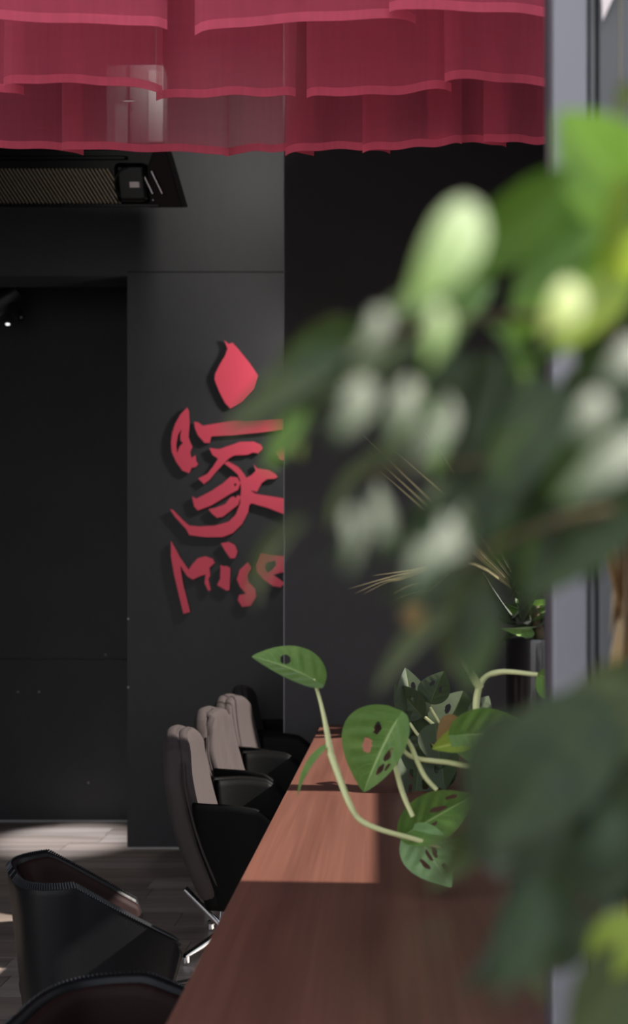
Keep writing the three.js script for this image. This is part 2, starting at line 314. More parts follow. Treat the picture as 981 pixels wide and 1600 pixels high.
// ---------------------------------------------------------------- sign on the wall
{
  const Z3 = 933 / 280, ds = D_SIGN - 0.026, A = (u, v) => { const p = P(180 + u / Z3, 500 + v / Z3, ds); return [p.x, p.y]; };
  const s = tag(new THREE.Group(), 'raised red brush-lettered sign with a large character above the word Mise', 'sign'); s.name = 'wall_sign'; scene.add(s);
  const strokes = {
    roof_dot: [[568, 105, 590, 125, 610, 118, 640, 150, 700, 225, 745, 290, 725, 360, 660, 430, 600, 462, 570, 430, 540, 370, 517, 310, 520, 280, 545, 230, 572, 185, 584, 150]],
    left_dot: [[375, 455, 384, 475, 387, 540, 382, 610, 392, 640, 402, 660, 390, 688, 396, 718, 418, 703, 422, 735, 432, 750, 420, 765, 398, 770, 385, 797, 350, 785, 318, 740, 295, 690, 290, 640, 296, 590, 312, 540, 340, 490], [345, 567, 326, 600, 318, 650, 322, 692, 334, 660, 352, 640, 340, 628, 338, 600]],
    roof_stroke: [[410, 530, 432, 533, 455, 550, 620, 525, 780, 516, 883, 512, 990, 505, 1020, 560, 960, 690, 900, 735, 855, 722, 838, 690, 880, 640, 930, 560, 883, 572, 700, 590, 600, 600, 500, 606, 492, 640, 465, 640, 430, 600, 415, 565]],
    cross_stroke: [[490, 666, 540, 672, 600, 652, 650, 634, 720, 632, 760, 650, 770, 670, 745, 695, 715, 690, 690, 702, 620, 705, 590, 722, 570, 742, 530, 785, 490, 832, 462, 855, 432, 825, 480, 800, 510, 762, 535, 722, 505, 702]],
    hook_stroke: [[588, 736, 640, 765, 670, 800, 682, 822, 708, 808, 732, 785, 720, 750, 738, 772, 800, 780, 832, 800, 846, 818, 830, 826, 790, 828, 762, 850, 738, 895, 704, 888, 728, 904, 760, 910, 885, 930, 990, 960, 990, 1050, 885, 1015, 800, 980, 712, 955, 698, 962, 692, 1000, 662, 1060, 612, 1110, 560, 1130, 470, 1131, 385, 1120, 370, 1090, 312, 1026, 285, 985, 300, 988, 350, 1040, 385, 1070, 440, 1075, 520, 1070, 590, 1050, 628, 1012, 650, 955, 655, 880, 650, 832, 636, 802, 600, 772, 566, 746]],
    upper_slash: [[400, 918, 422, 930, 500, 890, 560, 850, 600, 815, 636, 820, 652, 848, 640, 885, 600, 905, 540, 942, 500, 966, 430, 992, 410, 970], [625, 850, 632, 857, 625, 866, 617, 858]],
    lower_slash: [[485, 985, 520, 978, 572, 958, 600, 924, 618, 918, 626, 928, 636, 912, 654, 918, 640, 962, 592, 1000, 560, 1025, 530, 1030, 505, 1010]],
    letter_m: [[290, 1150, 310, 1185, 340, 1240, 382, 1300, 402, 1270, 430, 1240, 470, 1230, 508, 1244, 518, 1265, 490, 1290, 495, 1330, 485, 1350, 498, 1405, 485, 1412, 465, 1370, 470, 1325, 440, 1335, 405, 1352, 375, 1335, 338, 1280, 352, 1370, 390, 1520, 355, 1530, 340, 1470, 305, 1320, 290, 1230]],
    letter_i_dot: [[550, 1162, 568, 1160, 590, 1155, 622, 1170, 637, 1205, 625, 1240, 600, 1242, 570, 1200]],
    letter_i: [[548, 1275, 562, 1282, 578, 1280, 600, 1292, 595, 1405, 580, 1410, 530, 1380, 546, 1348]],
    letter_s: [[690, 1262, 712, 1290, 690, 1330, 696, 1365, 728, 1398, 733, 1440, 704, 1488, 660, 1494, 638, 1458, 645, 1432, 682, 1425, 650, 1390, 633, 1350, 648, 1300]],
    letter_e: [[760, 1215, 885, 1230, 925, 1245, 930, 1300, 885, 1312, 820, 1325, 850, 1345, 882, 1370, 862, 1392, 820, 1385, 770, 1350, 740, 1312, 735, 1280], [785, 1262, 830, 1250, 836, 1275, 815, 1300, 790, 1316, 776, 1290]],
  };
  for (const [name, [o, ...holes]] of Object.entries(strokes)) {
    const pts = (a) => { const r = []; for (let i = 0; i < a.length; i += 2) r.push(new THREE.Vector2(...A(a[i], a[i + 1]))); return r; };
    const sh = new THREE.Shape(pts(o)); for (const h of holes) sh.holes.push(new THREE.Path(pts(h)));
    const m = part(name, new THREE.ExtrudeGeometry(sh, { depth: 0.018, bevelEnabled: false }), [M.sign, M.signEdge], s); m.position.z = -ds - 0.018 + 0.0;
    // two short spacers hold each piece off the wall
    const b = new THREE.Box2().setFromPoints(pts(o)), c = b.getCenter(new THREE.Vector2());
    let q = pts(o)[0].clone().lerp(c, 0.4);
    part('spacer', rod(V(q.x, q.y, 0.001), V(q.x, q.y, -0.009), 0.005, 6), M.rubber, m);
  }
}

// ---------------------------------------------------------------- heater under the ceiling
{
  const d = 4.6, h = thing('patio_heater', 'long black infrared heater with slanted louvres hung below the ceiling', 'heater');
  const X = (px) => (px - FX) * d / F, Y = (py) => EYE - (py - FY) * d / F;
  const x0 = X(-120), xr = X(262), y0 = Y(316), y1 = Y(240);
  part('housing', bx(x0, X(246), y0, y1 + 0.02, d + 0.02, d + 0.2, 0.012), M.heaterBlack, h);
  part('top_rail', bx(x0, X(200), Y(250), Y(244), d - 0.012, d + 0.03, 0.006), M.heaterBlack, h);
  part('bottom_rail', bx(x0, X(246), y0 - 0.004, y0 + 0.012, d - 0.015, d + 0.03, 0.004), M.heaterBlack, h);
  const sg = new THREE.BoxGeometry(0.007, 0.175, 0.014);
  for (let px = -110; px < 186; px += 6.1) { const m = part('louvre', sg, M.bronze, h); m.position.set(X(px), (Y(262) + Y(312)) / 2, -(d + 0.008)); m.rotation.z = 0.52; }
  const cap = part('end_cap', bx(X(180), X(232), y0 + 0.012, Y(254), d - 0.03, d + 0.05, 0.028), M.heaterBlack, h);
  part('rim', (() => { const g = new THREE.TorusGeometry(0.075, 0.005, 8, 24, 2.2); g.rotateZ(1.7); g.translate(X(206), Y(285), -(d - 0.032)); return g; })(), M.heaterBlack, cap);
  part('label', bx(X(204), X(219), Y(289), Y(281), d - 0.0325, d - 0.028), M.paper, cap, 'tiny pale maker label');
  for (const [a, b] of [[224, 238], [239, 253]]) part('slot_bar', rod(V(X(a), Y(266), -(d - 0.02)), V(X(b), Y(298), -(d - 0.02)), 0.005), M.chrome, h);
  const sh = new THREE.Shape([[244, 238], [262, 238], [281, 317], [232, 317], [232, 262]].map(([a, b]) => new THREE.Vector2(X(a), Y(b))));
  part('side_plate', new THREE.ExtrudeGeometry(sh, { depth: 0.14, bevelEnabled: true, bevelSize: 0.003, bevelThickness: 0.003, bevelSegments: 1 }).translate(0, 0, -d - 0.14), M.maroonPlate, h);
  for (const [a, b] of [[203, 308], [237, 307], [176, 304]]) { const m = part('screw', new THREE.SphereGeometry(0.005, 8, 6), M.chrome, h); m.position.set(X(a), Y(b), -(d - 0.016)); }
  // the heater itself looks down towards the seats
  const mid = V((x0 + xr) / 2, (y0 + y1) / 2, -d - 0.02); h.position.copy(mid); for (const k of h.children) k.position.sub(mid); h.rotation.x = 0.42;
  // carrier above it
  const hc = thing('heater_carrier', 'pale metal carrier with a white bracket holding the black heater', 'bracket');
  const d2 = 4.72, X2 = (px) => (px - FX) * d2 / F, Y2 = (py) => EYE - (py - FY) * d2 / F;
  const box = part('carrier', bx(X2(165), X2(255), y1 + 0.11, Y2(100), d2, d2 + 0.1, 0.012), M.paleMetal, hc);
  part('side_strip', bx(X2(232), X2(255), y1 + 0.11, Y2(112), d2 - 0.012, d2 + 0.002, 0.003), M.whiteMetal, box);
  part('bracket', bx(X2(181), X2(202), y1 + 0.09, Y2(165), d2 - 0.02, d2 - 0.001, 0.003), M.whiteMetal, hc, 'white bracket plate');
  part('drop_rod', rod(V(X2(204), y1 + 0.09, -(d2 - 0.03)), V(X2(204), Y2(100), -(d2 - 0.03)), 0.004), M.blackMetal, hc);
  part('bolt', rod(V(X2(196), Y2(163), -(d2 - 0.03)), V(X2(212), Y2(163), -(d2 - 0.03)), 0.008), M.chrome, hc);
  for (const px of [180, 240, -60]) part('hanger', rod(V(X2(px), px < 0 ? y1 + 0.06 : Y2(104), -(d2 + 0.05)), V(X2(px), CEIL, -(d2 + 0.05)), 0.006), M.blackMetal, hc);
}
{ // black spotlight in the recess
  const o = thing('spotlight', 'small black spotlight high in the dark recess', 'spotlight');
  const c = P(8, 470, 5.95);
  part('can', new THREE.CylinderGeometry(0.06, 0.07, 0.2, 20).rotateZ(-0.9).translate(c.x, c.y, c.z), M.blackMetal, o);
  part('stem', rod(c.clone(), V(c.x, CEIL, c.z), 0.012), M.blackMetal, o);
  const k = P(33, 496, 5.9); part('screw', new THREE.SphereGeometry(0.007, 8, 6).translate(k.x, k.y, k.z), M.paleMetal, o);
  part('tip', rod(c.clone(), k, 0.03), M.blackMetal, o);
  const aim = V(-1.86, 0, -5.72), dir = aim.clone().sub(c).normalize(), e = c.clone().addScaledVector(dir, 0.15);
  part('lamp_glass', new THREE.CylinderGeometry(0.012, 0.012, 0.006, 20).applyQuaternion(new THREE.Quaternion().setFromUnitVectors(V(0, 1, 0), dir)).translate(e.x, e.y, e.z), std({ color: '#222222', emissive: new THREE.Color(0.95, 0.97, 1), emissiveIntensity: 1 }), o);
  const l = new THREE.SpotLight(new THREE.Color(0.94, 0.96, 1), 44, 0, 0.165, 0.6, 2);
  l.position.copy(e.clone().addScaledVector(dir, 0.02)); l.target.position.copy(aim); l.castShadow = true; l.shadow.radius = 1.5; scene.add(l, l.target);
}

// ---------------------------------------------------------------- red cloths hung in rows
const ORD = ['first', 'second', 'third', 'fourth', 'fifth', 'sixth', 'seventh'], clothCount = [3, 5, 7], clothSeen = [0, 0, 0];
function clothPanel(row, d, px0, px1, h0, h1, lean = 0, phase = 0, dz = 0, amp = 0.012) {
  const names = ['front', 'middle', 'back'];
  const dd = d + dz, X = (px) => (px - FX) * dd / F, Y = (py) => EYE - (py - FY) * dd / F;
  const a = X(px0), b = X(px1), top = 3.3, nx = 30, ny = 20, hem = 0.021;
  const o = thing('hanging_cloth', `sheer red hanging cloth, ${ORD[clothCount[row] - 1 - clothSeen[row]++]} from the grey window frame in the ${names[row]} row`, 'cloth', [0, 0, 0], 0, `red cloths of the ${names[row]} row`);
  const surf = (y0f, y1f, off, ny) => {
    const pos = [], uv = [], idx = [];
    for (let j = 0; j <= ny; j++) for (let i = 0; i <= nx; i++) {
      const u = i / nx, yb = Y(h0 + (h1 - h0) * u + 3.2 * Math.sin(u * 6.5 + phase) + 1.6 * Math.sin(u * 15 + phase * 2)), y0 = y0f(yb), y1 = y1f(yb), y = y0 + (y1 - y0) * j / ny;
      const k = Math.min(1, (top - y) / 0.6), x = a + (b - a) * u + lean * k;
      const w = (Math.sin(u * 7 + phase) * 0.6 + Math.sin(u * 13 + phase * 1.7 + k) * 0.15 + Math.sin(u * 3.5 - phase + 2 * k) * 0.7) * amp * (0.35 + 0.65 * k) - 0.016 * (Math.exp(-u * (b - a) / 0.015) + Math.exp(-(1 - u) * (b - a) / 0.015)) * k;
      pos.push(x, y, -(d + dz * Math.min(1, k * 3)) + w + off); uv.push(x, y);
    }
    const s = nx + 1;
    for (let j = 0; j < ny; j++) for (let i = 0; i < nx; i++) { const q = j * s + i; idx.push(q, q + 1, q + s, q + 1, q + s + 1, q + s); }
    const g = new THREE.BufferGeometry(); g.setAttribute('position', new THREE.Float32BufferAttribute(pos, 3)); g.setAttribute('uv', new THREE.Float32BufferAttribute(uv, 2)); g.setIndex(idx); g.computeVertexNormals(); return g;
  };
  part('sheet', surf((yb) => yb, () => top, 0, ny), M.cloth, o);
  part('hem', surf((yb) => yb, (yb) => yb + hem, 0.002, 2), M.clothHem, o);
  part('rod_sleeve', rod(V(a + 0.03, top, -d), V(b - 0.03, top, -d), 0.013), M.clothHem, o);
}
const ROWS = [2.07, 2.32, 2.61];
ROWS.forEach((d, r) => {
  const m = part('rod', rod(V(XL, 3.3, -d), V(XR, 3.3, -d), 0.008), M.blackMetal, scene); m.name = numbered('curtain_rod');
  tag(m, `thin black rod carrying the ${['front', 'middle', 'back'][r]} row of red cloths`, 'rod');
});
clothPanel(0, ROWS[0], -120, 259, 30, 38, 0, 0.4);
clothPanel(0, ROWS[0], 303, 650, 50, 28, 0, 1.9, 0.03);
clothPanel(0, ROWS[0], 608, 905, 8, 34, 0, 3.4, -0.02);
clothPanel(1, ROWS[1], -120, 34, 144, 142, 0, 0.8, 0.045);
clothPanel(1, ROWS[1], 9, 258, 130, 140, -0.01, 2.2);
clothPanel(1, ROWS[1], 252, 474, 148, 152, -0.02, 4.1, 0.045, 0.018);
clothPanel(1, ROWS[1], 478, 706, 150, 140, 0, 5.2, 0.03);
clothPanel(1, ROWS[1], 688, 905, 124, 140, 0.01, 1.1, -0.014);
clothPanel(2, ROWS[2], -120, 128, 232, 236, 0, 2.6, 0.045);
clothPanel(2, ROWS[2], 96, 356, 233, 239, 0, 0.2);
clothPanel(2, ROWS[2], 352, 490, 239, 239, 0, 3.0, 0.05);
clothPanel(2, ROWS[2], 440, 604, 240, 234, 0.01, 1.5, 0.0, 0.016);
clothPanel(2, ROWS[2], 566, 722, 233, 226, 0, 4.4, -0.045, 0.016);
clothPanel(2, ROWS[2], 668, 792, 224, 224, 0, 0.9, 0.01, 0.016);
clothPanel(2, ROWS[2], 756, 905, 221, 222, 0, 5.8, -0.03, 0.014);

// ---------------------------------------------------------------- chairs
// plan of the armrest shell: s from 0 (arm front, +z side) over the back to 1 (arm front, -z side)
function shellPlan(s, w, xf, xb) {
  const st = 0.30, half = (k) => {                          // k 0..1 from the front to the middle of the back
    if (k < st * 2) { const t = k / (st * 2); return [xf + (-0.06 - xf) * t, w + 0.012 * Math.sin(t * Math.PI)]; }
    const t = (k - st * 2) / (1 - st * 2), an = t * Math.PI / 2; return [-0.06 - (-0.06 - xb) * Math.sin(an), w * Math.pow(Math.max(0, Math.cos(an)), 0.5)];
  };
  const k = s < 0.5 ? s * 2 : (1 - s) * 2, [x, z] = half(k); return [x, s < 0.5 ? z : -z];
}
function shellBand({ s0, s1, n, w, xf, xb, rim, bot, inset, thick, flare }) {
  const pos = [], idx = [], ring = [];
  const prof = [[0, 0], [0, 0.25], [0, 0.5], [0, 0.75], [0, 0.93], [0.12, 0.985], [0.5, 1], [0.88, 0.985], [1, 0.93], [1, 0.75], [1, 0.5], [1, 0.25], [1, 0], [0.5, -0.01]];
  for (let i = 0; i <= n; i++) {
    const s = s0 + (s1 - s0) * i / n, e = 1e-3, [x, z] = shellPlan(s, w, xf, xb), [xa, za] = shellPlan(Math.max(0, s - e), w, xf, xb), [xc, zc] = shellPlan(Math.min(1, s + e), w, xf, xb);
    const L = Math.hypot(xc - xa, zc - za), nx = -(zc - za) / L, nz = (xc - xa) / L;   // points outwards or inwards, fixed below
    const sgn = (nx * (x - 0.02) + nz * z) > 0 ? -1 : 1;
    const ix = nx * sgn, iz = nz * sgn, r = rim(s), b = bot(s);
    // arm fronts are rounded: the last bit narrows in height
    for (const [q, v] of prof) {
      const y = b + (r - b) * v, f = 1 - flare * (1 - v), off = inset + thick * q;
      pos.push(x * f + ix * off, y, z * f + iz * off);
    }
    ring.push(prof.length);
  }
  const m = prof.length;
  for (let i = 0; i < n; i++) for (let j = 0; j < m; j++) { const a = i * m + j, b = i * m + (j + 1) % m; idx.push(a, b, a + m, b, b + m, a + m); }
  for (const i of [0, n]) { const c = pos.length / 3, q = [0, 0, 0]; for (let j = 0; j < m; j++) for (let k = 0; k < 3; k++) q[k] += pos[(i * m + j) * 3 + k] / m; pos.push(...q); for (let j = 0; j < m; j++) { const a = i * m + j, b = i * m + (j + 1) % m; i ? idx.push(c, a, b) : idx.push(c, b, a); } }
  const g = new THREE.BufferGeometry(); g.setAttribute('position', new THREE.Float32BufferAttribute(pos, 3));
  const uv = []; for (let i = 0; i < pos.length; i += 3) uv.push(pos[i] + pos[i + 2], pos[i + 1]);
  g.setAttribute('uv', new THREE.Float32BufferAttribute(uv, 2)); g.setIndex(idx); g.computeVertexNormals(); return g;
}
function chairBase(o, dx = 0) {
  const part0 = part; { const part = (n, g, m, p) => part0(n, p === o || n === 'glide' ? g.translate(dx, 0, 0) : g, m, p);
  part('column', new THREE.CylinderGeometry(0.028, 0.028, 0.31, 20).translate(0, 0.255, 0), M.chrome, o);
  part('hub', new THREE.CylinderGeometry(0.05, 0.042, 0.07, 20).translate(0, 0.115, 0), M.chrome, o);
  for (let k = 0; k < 4; k++) {
    const a = Math.PI / 4 + k * Math.PI / 2, c = Math.cos(a), s = Math.sin(a);
    const leg = part('leg', tube([V(c * 0.03, 0.125, s * 0.03), V(c * 0.16, 0.075, s * 0.16), V(c * 0.29, 0.03, s * 0.29)], [0.017, 0.015, 0.012], 10, 8), M.chrome, o);
    part('glide', new THREE.CylinderGeometry(0.014, 0.016, 0.022, 12).translate(c * 0.285, 0.017, s * 0.285), M.chrome, leg);
    const a2 = k * Math.PI / 2, c2 = Math.cos(a2), s2 = Math.sin(a2);
    part('strut', rod(V(c2 * 0.02, 0.30, s2 * 0.02), V(c2 * 0.14, 0.425, s2 * 0.14), 0.011), M.chrome, o);
  } }
}
function cushion(w, h, d, r, fn) {
  const n = (a) => Math.max(4, Math.round(a / 0.022)), g = new THREE.BoxGeometry(w, h, d, n(w), n(h), n(d)), p = g.attributes.position, c = (v, a) => Math.max(-a, Math.min(a, v));
  for (let i = 0; i < p.count; i++) {
    const v = V(p.getX(i), p.getY(i), p.getZ(i)), q = V(c(v.x, w / 2 - r), c(v.y, h / 2 - r), c(v.z, d / 2 - r)), e = v.clone().sub(q);
    if (e.length() > 1e-9) q.addScaledVector(e.normalize(), r);
    p.setXYZ(i, ...fn(q.x, q.y, q.z));
  }
  g.computeVertexNormals(); g.deleteAttribute('uv'); const m = smooth(g); return uvMetres(m);
}
function smooth(g) { g.deleteAttribute('normal'); const m = mergeVertices(g, 1e-5); m.computeVertexNormals(); return m; }
const sm = (a, b, x) => { const t = Math.max(0, Math.min(1, (x - a) / (b - a))); return t * t * (3 - 2 * t); };
function tubChair(label, pos, turn, { w, xf, xb, front, rear }) {
  const o = thing('tub_chair', label, 'chair', pos, turn);
  const k = (s) => s < 0.5 ? s * 2 : (1 - s) * 2;
  const rim = (s) => { const t = k(s); return front + (rear - front) * Math.min(1, t / 0.62) - 0.03 * (1 - sm(0, 0.04, t)); }, bot = (s) => 0.39;
  const q = { s0: 0, s1: 1, n: 110, w, xf, xb, rim, bot, flare: 0.2 };
  part('shell', shellBand({ ...q, inset: 0, thick: 0.022 }), M.leatherBlack, o);
  part('lining', shellBand({ ...q, s0: 0.01, s1: 0.99, inset: 0.020, thick: 0.03, rim: (s) => rim(s) - 0.008 }), M.leatherBrown, o, 'dark brown leather lining');
  const st = [];
  for (let i = 2; i < 150; i++) {
    const s = i / 152, [x, z] = shellPlan(s, w, xf, xb), [x2, z2] = shellPlan(s + 0.002, w, xf, xb), y = rim(s) + 0.001;
    const dx = x2 - x, dz = z2 - z, L = Math.hypot(dx, dz), c = Math.hypot(x, z) || 1;
    const a = V(x + x / c * 0.001 - dx / L * 0.003, y - 0.010, z + z / c * 0.001 - dz / L * 0.003), b = V(x - x / c * 0.010 + dx / L * 0.003, y + 0.0015, z - z / c * 0.010 + dz / L * 0.003);
    st.push(rod(a, b, 0.0026, 5));
  }
  part('stitching', join(st), M.stitch, o, 'raised black whip stitches along the rim').userData.kind = 'stuff';
  part('seat', cushion(xf - xb - 0.06, 0.09, 2 * w - 0.10, 0.04, (x, y, z) => [x + (xf + xb) / 2, y + 0.455, z]), M.leatherBrown, o);
  part('seat_pan', new THREE.CylinderGeometry(w * 0.8, w * 0.65, 0.03, 28).translate(0, 0.415, 0), M.leatherBlack, o);
  chairBase(o); return o;
}
function highChair(label, pos, turn, fab, side, tuft, group) {
  const o = thing('high_back_chair', label, 'chair', pos, turn, group);
  const y0 = 0.43, y1 = 0.965, hw = 0.235;
  const bend = (x, y, z) => {
    const t = (y - y0) / (y1 - y0), lean = -0.215 - 0.13 * t - 0.035 * Math.sin(t * Math.PI);
    const nar = 1 - 0.16 * sm(0.72, 1, t) - 0.05 * (1 - sm(0, 0.2, t));
    return [x * (1 - 0.25 * t) + lean + 0.03 * (z / hw) ** 2, y - 0.07 * Math.abs(z / hw) ** 3 * sm(0.55, 1, t), z * nar];
  };
  part('backrest', cushion(0.075, y1 - y0, 2 * hw, 0.035, (x, y, z) => bend(x, y + (y0 + y1) / 2, z)), side, o);
  const pad = part('back_pad', cushion(0.055, y1 - y0 - 0.03, 2 * hw - 0.035, 0.026, (x, y, z) => {
    const yy = y + (y0 + y1) / 2 + 0.008; let q = bend(x + 0.045, yy, z);
    if (tuft) q[0] += 0.006 * Math.sin(z * 46) * Math.sin((yy - 0.5) * 18) + 0.004 * Math.sin(z * 90 + yy * 20);
    return q;
  }), fab, o);
  for (const sg of [1, -1]) part('piping', tube(Array.from({ length: 16 }, (_, i) => { const t = i / 15; return V(...bend(0.037, y0 + 0.02 + (y1 - y0 - 0.05) * t, sg * hw * 0.985)); }), [0.004], 40, 6), side, pad);
  const k = (s) => s < 0.5 ? s * 2 : (1 - s) * 2;
  const rim = (s) => { const t = k(s); return 0.55 + 0.205 * sm(0.02, 0.7, t) - 0.04 * (1 - sm(0, 0.05, t)); }, bot = (s) => 0.43 - 0.02 * k(s);
  const q = { n: 40, w: 0.285, xf: 0.2, xb: -0.34, rim, bot, flare: 0.16 };
  for (const [a, b] of [[0, 0.40], [0.60, 1]]) {
    const arm = part('armrest', shellBand({ ...q, s0: a, s1: b, inset: 0, thick: 0.02 }), M.leatherMatte, o);
    part('arm_lining', shellBand({ ...q, s0: a + 0.005, s1: b - 0.005, inset: 0.019, thick: 0.028, rim: (s) => rim(s) - 0.006 }), M.leatherMatte, arm);
  }
  part('seat', cushion(0.46, 0.09, 0.45, 0.04, (x, y, z) => [x + 0.0, y + 0.455, z]), M.leatherMatte, o);
  part('seat_pan', new THREE.CylinderGeometry(0.15, 0.13, 0.025, 28).translate(-0.12, 0.412, 0), M.leatherMatte, o);
  chairBase(o, -0.17); return o;
}
tubChair('low black leather tub chair with stitched rim, turned and pulled out from the counter', [-0.68, 0.006, -2.27], 0.5, { w: 0.175, xf: 0.175, xb: -0.175, front: 0.585, rear: 0.745 });
tubChair('low black leather tub chair pushed in under the counter beside the street opening', [-0.37, 0.006, -1.55], -0.08, { w: 0.22, xf: 0.2, xb: -0.235, front: 0.56, rear: 0.67 });
highChair('high-backed taupe chair with a smooth back beside the low tub chairs', [-0.325, 0.006, -3.2], 0.06, M.fabric, M.fabric, false, 'taupe high-backed chairs along the counter');
highChair('high-backed taupe chair with a wrinkled back, between two other taupe chairs', [-0.345, 0.006, -3.85], -0.06, M.fabric, M.fabric, true, 'taupe high-backed chairs along the counter');
highChair('high-backed taupe chair standing by the end partition next to a black chair', [-0.365, 0.006, -4.46], -0.14, M.fabric, M.fabric, false, 'taupe high-backed chairs along the counter');
highChair('black high-backed chair against the sign wall, half behind the end partition', [-0.39, 0.006, -5.12], 0, M.fabricBlack, M.fabricBlack, false);

// ---------------------------------------------------------------- leaves
function leafGeo({ fold = 0.25, droop = 0.4, holes = [], tipSharp = 1, wave = 0, nu = 14, nv = 8, twist = 0, heart = 0 }) {
  if (holes.length) { nu = 46; nv = 34; }
  const pos = [], uv = [], idx = [], flat = [];
  const width = (t) => Math.pow(Math.sin(Math.PI * Math.pow(t, 0.72)), 0.75) * (1 - 0.35 * tipSharp * t * t * t);
  for (let i = 0; i <= nu; i++) for (let j = 0; j <= nv; j++) { const t = i / nu, v = j / nv * 2 - 1; flat.push([v * 0.5 * Math.max(width(t), 0.001), t - heart * (1 - t) * (1 - t) * Math.abs(v)]); }
  const inH = ([x, y], h) => { const c = Math.cos(h[4] ?? 0), s = Math.sin(h[4] ?? 0), dx = x - h[0], dy = y - h[1]; return [(dx * c + dy * s) / h[2], (-dx * s + dy * c) / h[3]]; };
  const s = nv + 1, gone = (a, b, c, d) => holes.some((h) => { const m = [0, 1].map((k) => (flat[a][k] + flat[b][k] + flat[c][k] + flat[d][k]) / 4); return Math.hypot(...inH(m, h)) < 1; });
  for (let i = 0; i < nu; i++) for (let j = 0; j < nv; j++) { const a = i * s + j, b = a + 1, c = a + s, d = c + 1; if (!gone(a, b, c, d)) idx.push(a, b, c, b, d, c); }
  for (const f of flat) for (const h of holes) { const q = inH(f, h), r = Math.hypot(...q); if (r < 1 && r > 0) { const c = Math.cos(h[4] ?? 0), sn = Math.sin(h[4] ?? 0), x = q[0] / r * h[2], y = q[1] / r * h[3]; f[0] = h[0] + x * c - y * sn; f[1] = h[1] + x * sn + y * c; } }
  flat.forEach(([x, y], n) => {
    const i = Math.floor(n / s), t = y, j = n % s;
    const an = droop * t, cy = droop ? Math.sin(an) / droop : t, cz = droop ? -(1 - Math.cos(an)) / droop : 0;
    let z = -fold * Math.abs(x) * -1 * -1 + 0; z = fold * Math.abs(x);
    { const ax = Math.abs(x), e = 0.5 * width(Math.max(0.001, Math.min(0.999, i / nu))); z += wave * Math.sin(t * 34 - ax * 16) * ax * Math.max(0, e - ax) * 2.4; }
    const ct = Math.cos(twist * t), st = Math.sin(twist * t), X = x * ct - z * st, Z = x * st + z * ct;
    pos.push(X, cy + Z * Math.sin(an), cz + Z * Math.cos(an)); uv.push(j / nv, i / nu);
  });
  const g = new THREE.BufferGeometry(); g.setAttribute('position', new THREE.Float32BufferAttribute(pos, 3)); g.setAttribute('uv', new THREE.Float32BufferAttribute(uv, 2)); g.setIndex(idx); g.computeVertexNormals(); return g;
}
const TMP = new THREE.Matrix4();
const SUN_DIR = V(10, 10 * SUN_SLOPE, 0.6).normalize();
function placeLeaf(parent, geo, mat, base, tip, width, roll) {   // blade from base to tip; roll 0 shows its upper face to the street, 'glint' turns the blade half towards the sun
  let face = V(0, 0, 1);
  if (roll === 'glint') {
    const street = V(0, EYE, 0).sub(parent.position);
    face = SUN_DIR.clone().add(street.clone().sub(base).normalize()).normalize();
    const ray = tip.clone().sub(street); tip = street.clone().addScaledVector(ray, base.clone().sub(street).dot(face) / ray.dot(face));
  }
  const y = tip.clone().sub(base), L = y.length(); y.normalize();
  const z = face.clone().addScaledVector(y, -y.dot(face)).normalize(); if (roll !== 'glint') z.applyAxisAngle(y, roll);
  const x = y.clone().cross(z);
  const m = part('leaf', geo, mat, parent);
  m.matrixAutoUpdate = true; TMP.makeBasis(x, y, z); m.quaternion.setFromRotationMatrix(TMP); m.position.copy(base); m.scale.set(width, L, L);
  return m;
}

